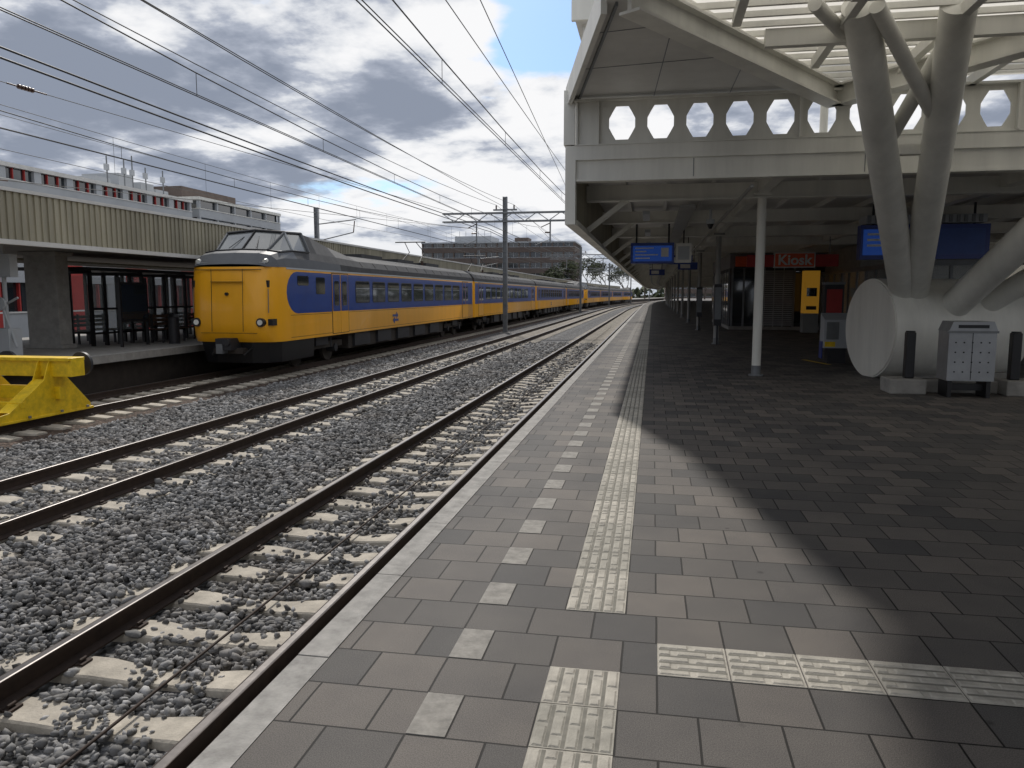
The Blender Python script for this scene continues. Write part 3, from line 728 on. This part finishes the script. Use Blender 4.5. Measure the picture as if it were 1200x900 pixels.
q.box((X-.2,Y-.15,0),(X+.2,Y+.2,.35),DARK); q.box((X-.28,Y-.21,.38),(X-.05,Y-.2,.5),TYEL); q.build('service_cabinet',bevel=.01)
q=MB(); q.add([(3.9,18.3,.004),(4.02,18.3,.004),(3.7,19.6,.004),(3.58,19.6,.004)],[(0,1,2,3)],TYEL); q.build('yellow_floor_marking')
def tick(X,Y):
    q=MB(); q.box((X-.3,Y,0),(X+.3,Y+.6,.8),GREYP); q.box((X-.3,Y,.8),(X+.3,Y+.6,2.55),LITY); q.box((X-.2,Y-.012,1.5),(X+.2,Y,1.85),GLASS); q.box((X-.31,Y-.03,2.55),(X+.31,Y+.62,2.62),DARK); q.box((X-.2,Y-.01,.95),(X+.2,Y,1.1),BLACK)
    q.build('ticket_machine',bevel=.01)
tick(6.45,33.6)
kp=bpy.data.objects.new('kiosk',None); S.collection.objects.link(kp)
q=MB()
q.box((3.4,36,0),(8.6,46,.15),CONC); q.box((3.42,36.05,.15),(8.58,45.9,2.75),DARK); q.box((3.38,35.95,2.75),(8.62,46,3.4),mat('kiosk_grey',(.2,.2,.21),.6))
q.build('walls',kp)
q=MB()
z=.2
while z<2.65: q.box((4.55,35.96,z),(6.1,36.03,z+.05),SHUT); z+=.085
for X in (3.5,4.0,4.5,6.15,7.0,7.8,8.5): q.box((X-.04,35.93,.15),(X+.04,36.04,2.75),GREYST)
for X in (4.9,5.3,5.7): q.box((X-.015,35.94,.15),(X+.015,35.97,2.75),SHUT)
for X in (3.54,4.04): q.box((X,35.98,.3),(X+.42,36.04,2.6),GLASS)
for yy in np.arange(36.5,45,1.2): q.box((3.38,yy,.5),(3.42,yy+1.05,2.6),GLASS); q.box((3.36,yy-.08,.15),(3.43,yy-.02,2.75),GREYST)
q.box((6.2,35.98,.3),(8.45,36.04,2.6),GLASS)
q.build('shutters_and_glazing',kp)
q=MB(); q.box((3.6,35.7,2.8),(7.6,35.94,3.25),ORANGE); q.box((3.55,35.68,2.76),(7.65,35.95,2.8),BLACK); q.build('fascia_sign',kp)
q=MB(); q.box((4.22,28.9,2.52),(5.62,29.05,3.06),WLINE); q.box((4.26,28.885,2.56),(5.58,28.9,3.02),ORANGE)
q.box((5.62,28.92,2.56),(6.4,29.03,2.98),RED); q.box((3.3,28.92,2.56),(4.22,29.03,2.98),RED)
for X in (3.6,6.1): q.cyl((X,28.97,2.98),(X,28.97,3.6),.02,GREYST,6)
so=q.build('kiosk_sign'); text('Kiosk',(4.92,28.878,2.78),(math.radians(90),0,0),.5,WLINE,'lettering',so,off=.012)
q=MB(); X0,X1,Y=-.62,.55,21.6
q.box((X0,Y,2.42),(X1,Y+.25,2.98),NSB); q.box((X0+.06,Y-.008,2.48),(X1-.06,Y,2.90),SCREEN)
for i,w in ((0,.5),(1,.3),(2,.62),(3,.4)): q.box((X0+.12,Y-.012,2.82-.09*i),(X0+.12+w,Y-.008,2.85-.09*i),WLINE)
q.box((X1-.35,Y-.012,2.6),(X1-.15,Y-.008,2.84),WLINE)
for X in (X0+.15,X1-.15): q.cyl((X,Y+.12,2.98),(X,Y+.12,3.6),.025,DARK,8)
q.box((X1+.04,Y+.02,2.44),(X1+.46,Y+.2,2.96),WHITE); q.box((X1+.1,Y+.01,2.52),(X1+.40,Y+.02,2.88),PALE); q.cyl((X1+.25,Y+.1,2.96),(X1+.25,Y+.1,3.6),.02,DARK,8)
q.build('departure_board')
for (X,Y) in ((.9,27.),(1.4,33.),(.2,42)):
    q=MB(); q.box((X-.4,Y,2.6),(X+.4,Y+.12,2.9),NSB); q.box((X-.3,Y-.01,2.66),(X+.1,Y,2.84),WLINE)
    for d in (-.25,.25): q.cyl((X+d,Y+.06,2.9),(X+d,Y+.06,3.6),.015,DARK,6)
    q.build('platform_sign')
q=MB(); Y=19.6
q.box((4.8,Y,2.4),(7.6,Y+.3,3.2),NSB); q.box((4.86,Y-.01,2.5),(5.9,Y,3.1),SCREEN)
for i,w in ((0,.6),(1,.45),(2,.55)): q.box((4.95,Y-.014,2.96-.13*i),(4.95+w,Y-.01,3.01-.13*i),WLINE)
q.box((6.0,Y-.01,2.5),(7.5,Y,3.1),mat('display_blue',(.02,.07,.3),.4)); 
for X in (5.1,7.3): q.cyl((X,Y+.15,3.2),(X,Y+.15,3.7),.03,DARK,8)
q.build('departure_board')
q=MB(); q.box((4.9,19.55,3.23),(7.5,20.2,3.42),PALE)
for i in range(16): q.box((4.93+.16*i,19.52,3.24),(5.0+.16*i,19.55,3.41),GREYST)
q.build('ventilation_unit')
q=MB(); q.cyl((1.2,17.5,3.42),(1.2,17.5,3.2),.03,PALE,8); q.cyl((1.2,17.5,3.2),(1.2,17.5,3.1),.09,PALE,16); q.cyl((1.2,17.5,3.1),(1.2,17.5,3.0),.08,BLACK,16,r1=.03); q.build('security_camera')
for yy in (25.0,34.8):
    q=MB(); q.box((1.9,yy-.0,.6),(2.14,yy+.3,1.9),DARK); q.box((1.92,yy-.01,.8),(2.12,yy,1.8),GREYST); q.box((2.0,yy+.1,0),(2.05,yy+.2,.6),DARK); q.build('information_panel')
q=MB()
for X in np.arange(7.3,11.5,1.05): q.box((X-.04,23.96,0),(X+.04,24.04,2.5),GREYST)
q.box((7.3,23.95,2.4),(11.5,24.05,2.55),GREYST); q.box((7.3,23.97,.95),(11.5,24.03,1.02),GREYST); q.box((7.3,23.99,.1),(11.5,24.01,2.4),CLEAR)
for Yy in np.arange(25.2,36,1.2): q.box((7.26,Yy-.04,0),(7.34,Yy+.04,2.5),GREYST)
q.box((7.25,24,2.4),(7.35,36,2.55),GREYST); q.box((7.29,24,.1),(7.31,36,2.4),CLEAR)
q.box((7.4,30,0),(11.4,35.9,3.4),CONC)
q.build('stairwell_enclosure')
for (X,Y) in ((5.9,27.),(8.8,22.6),(9.8,20.)):
    q=MB(); q.box((X-.3,Y,0.05),(X+.3,Y+.4,1.9),DARK); q.box((X-.24,Y-.01,.8),(X+.24,Y,1.75),RED if X<6 else PALE); q.box((X-.33,Y-.02,1.9),(X+.33,Y+.42,1.98),GREYST); q.build('vending_machine')
for (X,Y) in ((8.2,17.),(10.6,18.)):
    be=MB()
    for i in range(4): be.box((X,Y+.12*i,.43),(X+1.6,Y+.09+.12*i,.46),WOOD)
    for i in range(3): be.box((X,Y+.5,.55+.13*i),(X+1.6,Y+.54,.65+.13*i),WOOD)
    for d in (.2,1.35): be.box((X+d,Y,0),(X+d+.05,Y+.05,.43),DARK); be.box((X+d,Y+.45,0),(X+d+.05,Y+.5,.95),DARK); be.box((X+d,Y,.38),(X+d+.05,Y+.5,.43),DARK)
    be.build('platform_bench')
# ---------------------------------------------------------------- catenary
def hmast(q,X,Y,z0,z1,w=.28):
    q.box((X-w/2,Y-w/2,z0),(X-w/2+.03,Y+w/2,z1),GREYST); q.box((X+w/2-.03,Y-w/2,z0),(X+w/2,Y+w/2,z1),GREYST); q.box((X-w/2+.03,Y-.015,z0),(X+w/2-.03,Y+.015,z1),GREYST)
    z=z0
    while z<z1: q.box((X-w/2+.031,Y-w/2+.01,z),(X+w/2-.031,Y-w/2+.03,z+.06),GREYST); z+=.7
    q.box((X-.35,Y-.35,z0-.1),(X+.35,Y+.35,z0+.25),CONC)
ZC=5.5+RT; ZM=6.75+RT
MY=[-8,51,106,161,216,270]
def portal(Y):
    q=MB(); x=cx(Y); xm=-9.75+x
    hmast(q,xm,Y,-1.2,8.0)
    zt,zb=6.95,6.4; xa,xb=-14.0+x,-2.0+x
    for z in (zt,zb):
        q.box((xa,Y-.2,z-.05),(xb,Y-.14,z+.05),GREYST); q.box((xa,Y+.14,z-.05),(xb,Y+.2,z+.05),GREYST)
    X=xa; s=0
    while X<xb-.3:
        q.beam((X,Y-.17,zb if s else zt),(X+.8,Y-.17,zt if s else zb),.04,.05,GREYST); s=1-s; X+=.8
    for c0 in (T1,T2,T3):
        c0+=x
        q.cyl((c0+.6,Y,zb),(c0+.6,Y,ZC+.2),.05,GREYST,8)
        q.cyl((c0+.6,Y,ZC+.45),(c0-.35,Y,ZC+.1),.025,GREYST,6)
        q.cyl((c0+.6,Y,zb-.15),(c0,Y,ZM),.03,INS,8)
        q.cyl((c0+.6,Y,ZC+.9),(c0+.25,Y,ZC+.9),.05,INS,8)
    for d in (-.6,.6): q.cyl((xm+d,Y,7.2),(xm+d,Y,7.45),.05,INS,8)
    q.box((xm-.8,Y-.05,7.1),(xm+.8,Y+.05,7.2),GREYST)
    q.build('catenary_mast')
for Y in MY[1:]: portal(Y)
for (X,Y) in ((-24,53),(-24.5,108),(23,60),(23,110)):
    q=MB(); hmast(q,X,Y,-1.2,7.8); q.cyl((X,Y,6.6),(X+3,Y,6.9),.04,GREYST,8); q.cyl((X,Y,5.4),(X+2.8,Y,6.0),.04,GREYST,8); q.cyl((X+2.8,Y,6.0),(X+2.9,Y,6.8),.04,INS,8); q.build('catenary_mast')
w=MB()
def polyline(pts,r,m=COPPER):
    for a_,b_ in zip(pts[:-1],pts[1:]): w.cyl(a_,b_,r,m,5,caps=False)
spans=list(zip(MY[:-1],MY[1:]))
for c0,stag in ((T1,.2),(T2,-.2),(T3,.2)):
    for i,(ya,yb) in enumerate(spans):
        sa=stag*(1 if i%2 else -1); sb_=-sa
        pm=[];pc=[]
        for k in range(13):
            t_=k/12; y=ya+(yb-ya)*t_; X=c0+cx(y)+sa+(sb_-sa)*t_
            pm.append((X,y,ZM-1.0*4*t_*(1-t_))); pc.append((X,y,ZC))
            if 0<k<12: w.cyl((X,y,ZC),(X,y,pm[-1][2]),.0055,COPPER,4,caps=False)
        polyline(pm,.011); polyline(pc,.009); polyline([(p_[0]+.06,p_[1],p_[2]) for p_ in pc],.008)
for d,z,r in ((-.6,7.47,.012),(.6,7.47,.012),(-1.1,5.95,.02),(-.95,5.72,.02),(1.85,6.38,.010),(6.4,6.5,.009),(-6.5,5.5,.009),(-7.4,6.6,.009)):
    for (ya,yb) in spans:
        pp=[(-9.75+d+cx(ya+(yb-ya)*k/12),ya+(yb-ya)*k/12,z-.7*4*(k/12)*(1-k/12)*(1 if z>7 else .4)) for k in range(13)]
        polyline(pp,r)
        if d in (-6.5,):
            for P_ in pp[1:-1]: w.cyl(P_,(P_[0],P_[1],P_[2]+1.1),.005,COPPER,4,caps=False)
            polyline([(P_[0],P_[1],P_[2]+1.1) for P_ in pp],.009)
def anchored(a_,b_,r,tpos):
    a_=Vector(a_);b_=Vector(b_); w.cyl(a_,b_,r,COPPER,5,caps=False)
    p_=a_.lerp(b_,tpos); d=(b_-a_).normalized()
    for k in range(5): w.cyl(p_+d*(.09*k),p_+d*(.09*k+.05),.06,INS,8)
    w.cyl(p_-d*.3,p_+d*.8,.022,INS,6)
anchored((-17.5,8,4.05),(-11.6,51,5.9),.010,.20)
anchored((-16.5,8,6.7),(-11.2,51,6.4),.010,.21)
anchored((-2.0,-8,6.6),(-4.6,51,6.2),.009,.95)
w.build('overhead_wires')
# ---------------------------------------------------------------- trees
def tree(X,Y,h,leafy=.6,seed=0):
    rnd=random.Random(seed); q=MB(); tips=[]
    def br(p,d,l,r,dep):
        e_=p+d*l; q.cyl(p,e_,r,BARK,6 if dep<2 else 4,r1=r*.65,caps=False)
        if dep>=5: tips.append(e_); return
        for _ in range(rnd.choice((2,3,3))):
            nd=(d+Vector((rnd.uniform(-.75,.75),rnd.uniform(-.75,.75),rnd.uniform(-.25,.6)))).normalized()
            br(e_,nd,l*rnd.uniform(.62,.85),r*.6,dep+1)
        if dep>1: tips.append(e_)
    br(Vector((X,Y,-1.4)),Vector((rnd.uniform(-.05,.05),0,1)),h*.27,h*.022,0)
    for t_ in tips:
        for _ in range(int(7*leafy)):
            c_=t_+Vector((rnd.gauss(0,.35),rnd.gauss(0,.35),rnd.gauss(0,.3)))
            s_=rnd.uniform(.08,.2); a_=Vector((rnd.uniform(-1,1),rnd.uniform(-1,1),rnd.uniform(-1,1))).normalized()*s_; b_=a_.orthogonal().normalized()*s_
            q.add([c_-a_-b_,c_+a_-b_,c_+a_+b_,c_-a_+b_],[(0,1,2,3)],LEAFD if rnd.random()<.4 else LEAF)
    q.build('tree')
for i,(X,Y,h) in enumerate(((-19,205,13),(-17.5,222,15),(-14,235,14),(-9,262,15),(-3,300,16),(-25,200,11),(16,250,14),(30,120,10),(33,90,9),(31,160,12))):
    tree(X,Y,h,.9,i)
q=MB(); rnd=random.Random(9)
for k in range(5200):
    a_=rnd.uniform(-1.15,.95); D=rnd.uniform(430,520); X=math.sin(a_)*D; Y=math.cos(a_)*D
    hmax=9+5*math.sin(a_*23)+3*math.sin(a_*61+1)
    z=rnd.uniform(-1.4,max(3,hmax)); s_=rnd.uniform(.8,2.2)
    A=Vector((rnd.uniform(-1,1),rnd.uniform(-1,1),rnd.uniform(-1,1))).normalized()*s_; B_=A.orthogonal().normalized()*s_*.8; c_=Vector((X,Y,z))
    q.add([c_-A-B_,c_+A-B_,c_+A+B_,c_-A+B_],[(0,1,2,3)],LEAFD if rnd.random()<.6 else LEAF)
q.build('distant_tree_line')
# ---------------------------------------------------------------- world
W=bpy.data.worlds.new('World'); S.world=W; W.use_nodes=True; nt=W.node_tree; N=nt.nodes; L=nt.links
bg=N['Background']; bg.inputs[1].default_value=.108
SD=Vector((.36,-1.05,-1)).normalized()
elev=math.asin(-SD.z); azi=math.atan2(-SD.x,-SD.y)
sky=N.new('ShaderNodeTexSky'); sky.sky_type='NISHITA'; sky.sun_disc=False; sky.sun_elevation=elev; sky.sun_rotation=azi
tc=N.new('ShaderNodeTexCoord'); sp=N.new('ShaderNodeSeparateXYZ'); L.new(tc.outputs['Generated'],sp.inputs[0])
def M(op,a,b=None,c=None):
    n=N.new('ShaderNodeMath'); n.operation=op
    for i,x in enumerate((a,b,c)):
        if x is None: continue
        if isinstance(x,(int,float)): n.inputs[i].default_value=x
        else: L.new(x,n.inputs[i])
    return n.outputs[0]
z=M('ADD',M('MAXIMUM',sp.outputs[2],0.0),.17)
cb=N.new('ShaderNodeCombineXYZ'); L.new(M('DIVIDE',sp.outputs[0],z),cb.inputs[0]); L.new(M('DIVIDE',sp.outputs[1],z),cb.inputs[1]); cb.inputs[2].default_value=3.7
def noise(scale,detail,rough,off,dist=0):
    mp=N.new('ShaderNodeMapping'); mp.inputs['Location'].default_value=off; L.new(cb.outputs[0],mp.inputs[0])
    n=N.new('ShaderNodeTexNoise'); n.inputs['Scale'].default_value=scale; n.inputs['Detail'].default_value=detail; n.inputs['Roughness'].default_value=rough; n.inputs['Distortion'].default_value=dist
    L.new(mp.outputs[0],n.inputs['Vector']); return n.outputs['Fac']
def ramp(x,a,b,lo=0,hi=1,smooth=True):
    m=N.new('ShaderNodeMapRange'); m.interpolation_type='SMOOTHSTEP' if smooth else 'LINEAR'
    m.inputs[1].default_value=a;m.inputs[2].default_value=b;m.inputs[3].default_value=lo;m.inputs[4].default_value=hi; L.new(x,m.inputs[0]); return m.outputs[0]
def lobe(d,a,b):
    v=N.new('ShaderNodeVectorMath'); v.operation='DOT_PRODUCT'; v.inputs[1].default_value=Vector(d).normalized(); L.new(tc.outputs['Generated'],v.inputs[0])
    return ramp(v.outputs['Value'],a,b)
n1=noise(1.5,11,.55,(1.3,.4,0),.12); n2=noise(1.7,11,.55,(1.46,.10,0.05),.12); n3=noise(.7,3,.5,(4.2,1.3,0)); n4=noise(4.2,8,.6,(2,5,1))
gap=lobe((-.10,1.04,.42),.988,.9998)
cover=ramp(M('SUBTRACT',M('ADD',n1,M('MULTIPLY',M('SUBTRACT',n3,.5),.3)),M('MULTIPLY',gap,.26)),.27,.37)
bright=lobe((-.15,1.0,.22),.94,.998); dark=lobe((-.75,.8,.42),.80,.97)
dn=M('ADD',n2,M('MULTIPLY',M('SUBTRACT',n3,.5),.30)); dn=M('ADD',dn,M('MULTIPLY',M('SUBTRACT',n4,.5),.28)); dn=M('SUBTRACT',dn,M('MULTIPLY',bright,.05)); dn=M('ADD',dn,M('MULTIPLY',dark,.03))
dens=ramp(dn,.40,.60)
cr=N.new('ShaderNodeValToRGB'); e=cr.color_ramp
e.elements[0].position=0; e.elements[0].color=(8.8,8.8,8.9,1); e.elements[1].position=1; e.elements[1].color=(2.5,2.85,3.6,1)
q=e.elements.new(.3); q.color=(6.9,7.1,7.5,1); q=e.elements.new(.62); q.color=(4.0,4.35,5.15,1)
L.new(dens,cr.inputs[0])
mx=N.new('ShaderNodeMixRGB'); L.new(cover,mx.inputs[0]); 
sg=N.new('ShaderNodeMixRGB'); sg.blend_type='MULTIPLY'; sg.inputs[0].default_value=1; sg.inputs[2].default_value=(.66,.88,1.15,1); L.new(sky.outputs[0],sg.inputs[1])
L.new(sg.outputs[0],mx.inputs[1]); L.new(cr.outputs[0],mx.inputs[2])
hz=N.new('ShaderNodeMixRGB'); hz.inputs[2].default_value=(5.9,6.3,6.9,1); L.new(ramp(sp.outputs[2],0,.11,.6,0),hz.inputs[0]); L.new(mx.outputs[0],hz.inputs[1])
L.new(hz.outputs[0],bg.inputs[0])
sl=bpy.data.lights.new('sun','SUN'); sl.energy=3.1; sl.angle=math.radians(2.4); sl.color=(1,.95,.88)
so=bpy.data.objects.new('sun',sl); S.collection.objects.link(so); so.rotation_euler=SD.to_track_quat('-Z','Y').to_euler()
# ---------------------------------------------------------------- camera
th=math.atan(105/900); psi=math.atan(165/900*math.cos(th))
f=Vector((-math.sin(psi)*math.cos(th),math.cos(psi)*math.cos(th),-math.sin(th))); r=Vector((math.cos(psi),math.sin(psi),0)); up=r.cross(f)
cam=bpy.data.cameras.new('camera'); co=bpy.data.objects.new('camera',cam); S.collection.objects.link(co)
co.matrix_world=Matrix(((r.x,up.x,-f.x,0),(r.y,up.y,-f.y,0),(r.z,up.z,-f.z,1.58),(0,0,0,1)))
cam.sensor_width=36; cam.lens=27; cam.clip_start=.05; cam.clip_end=4000; S.camera=co
S.view_settings.view_transform='Standard'; S.view_settings.look='None'; S.view_settings.exposure=0
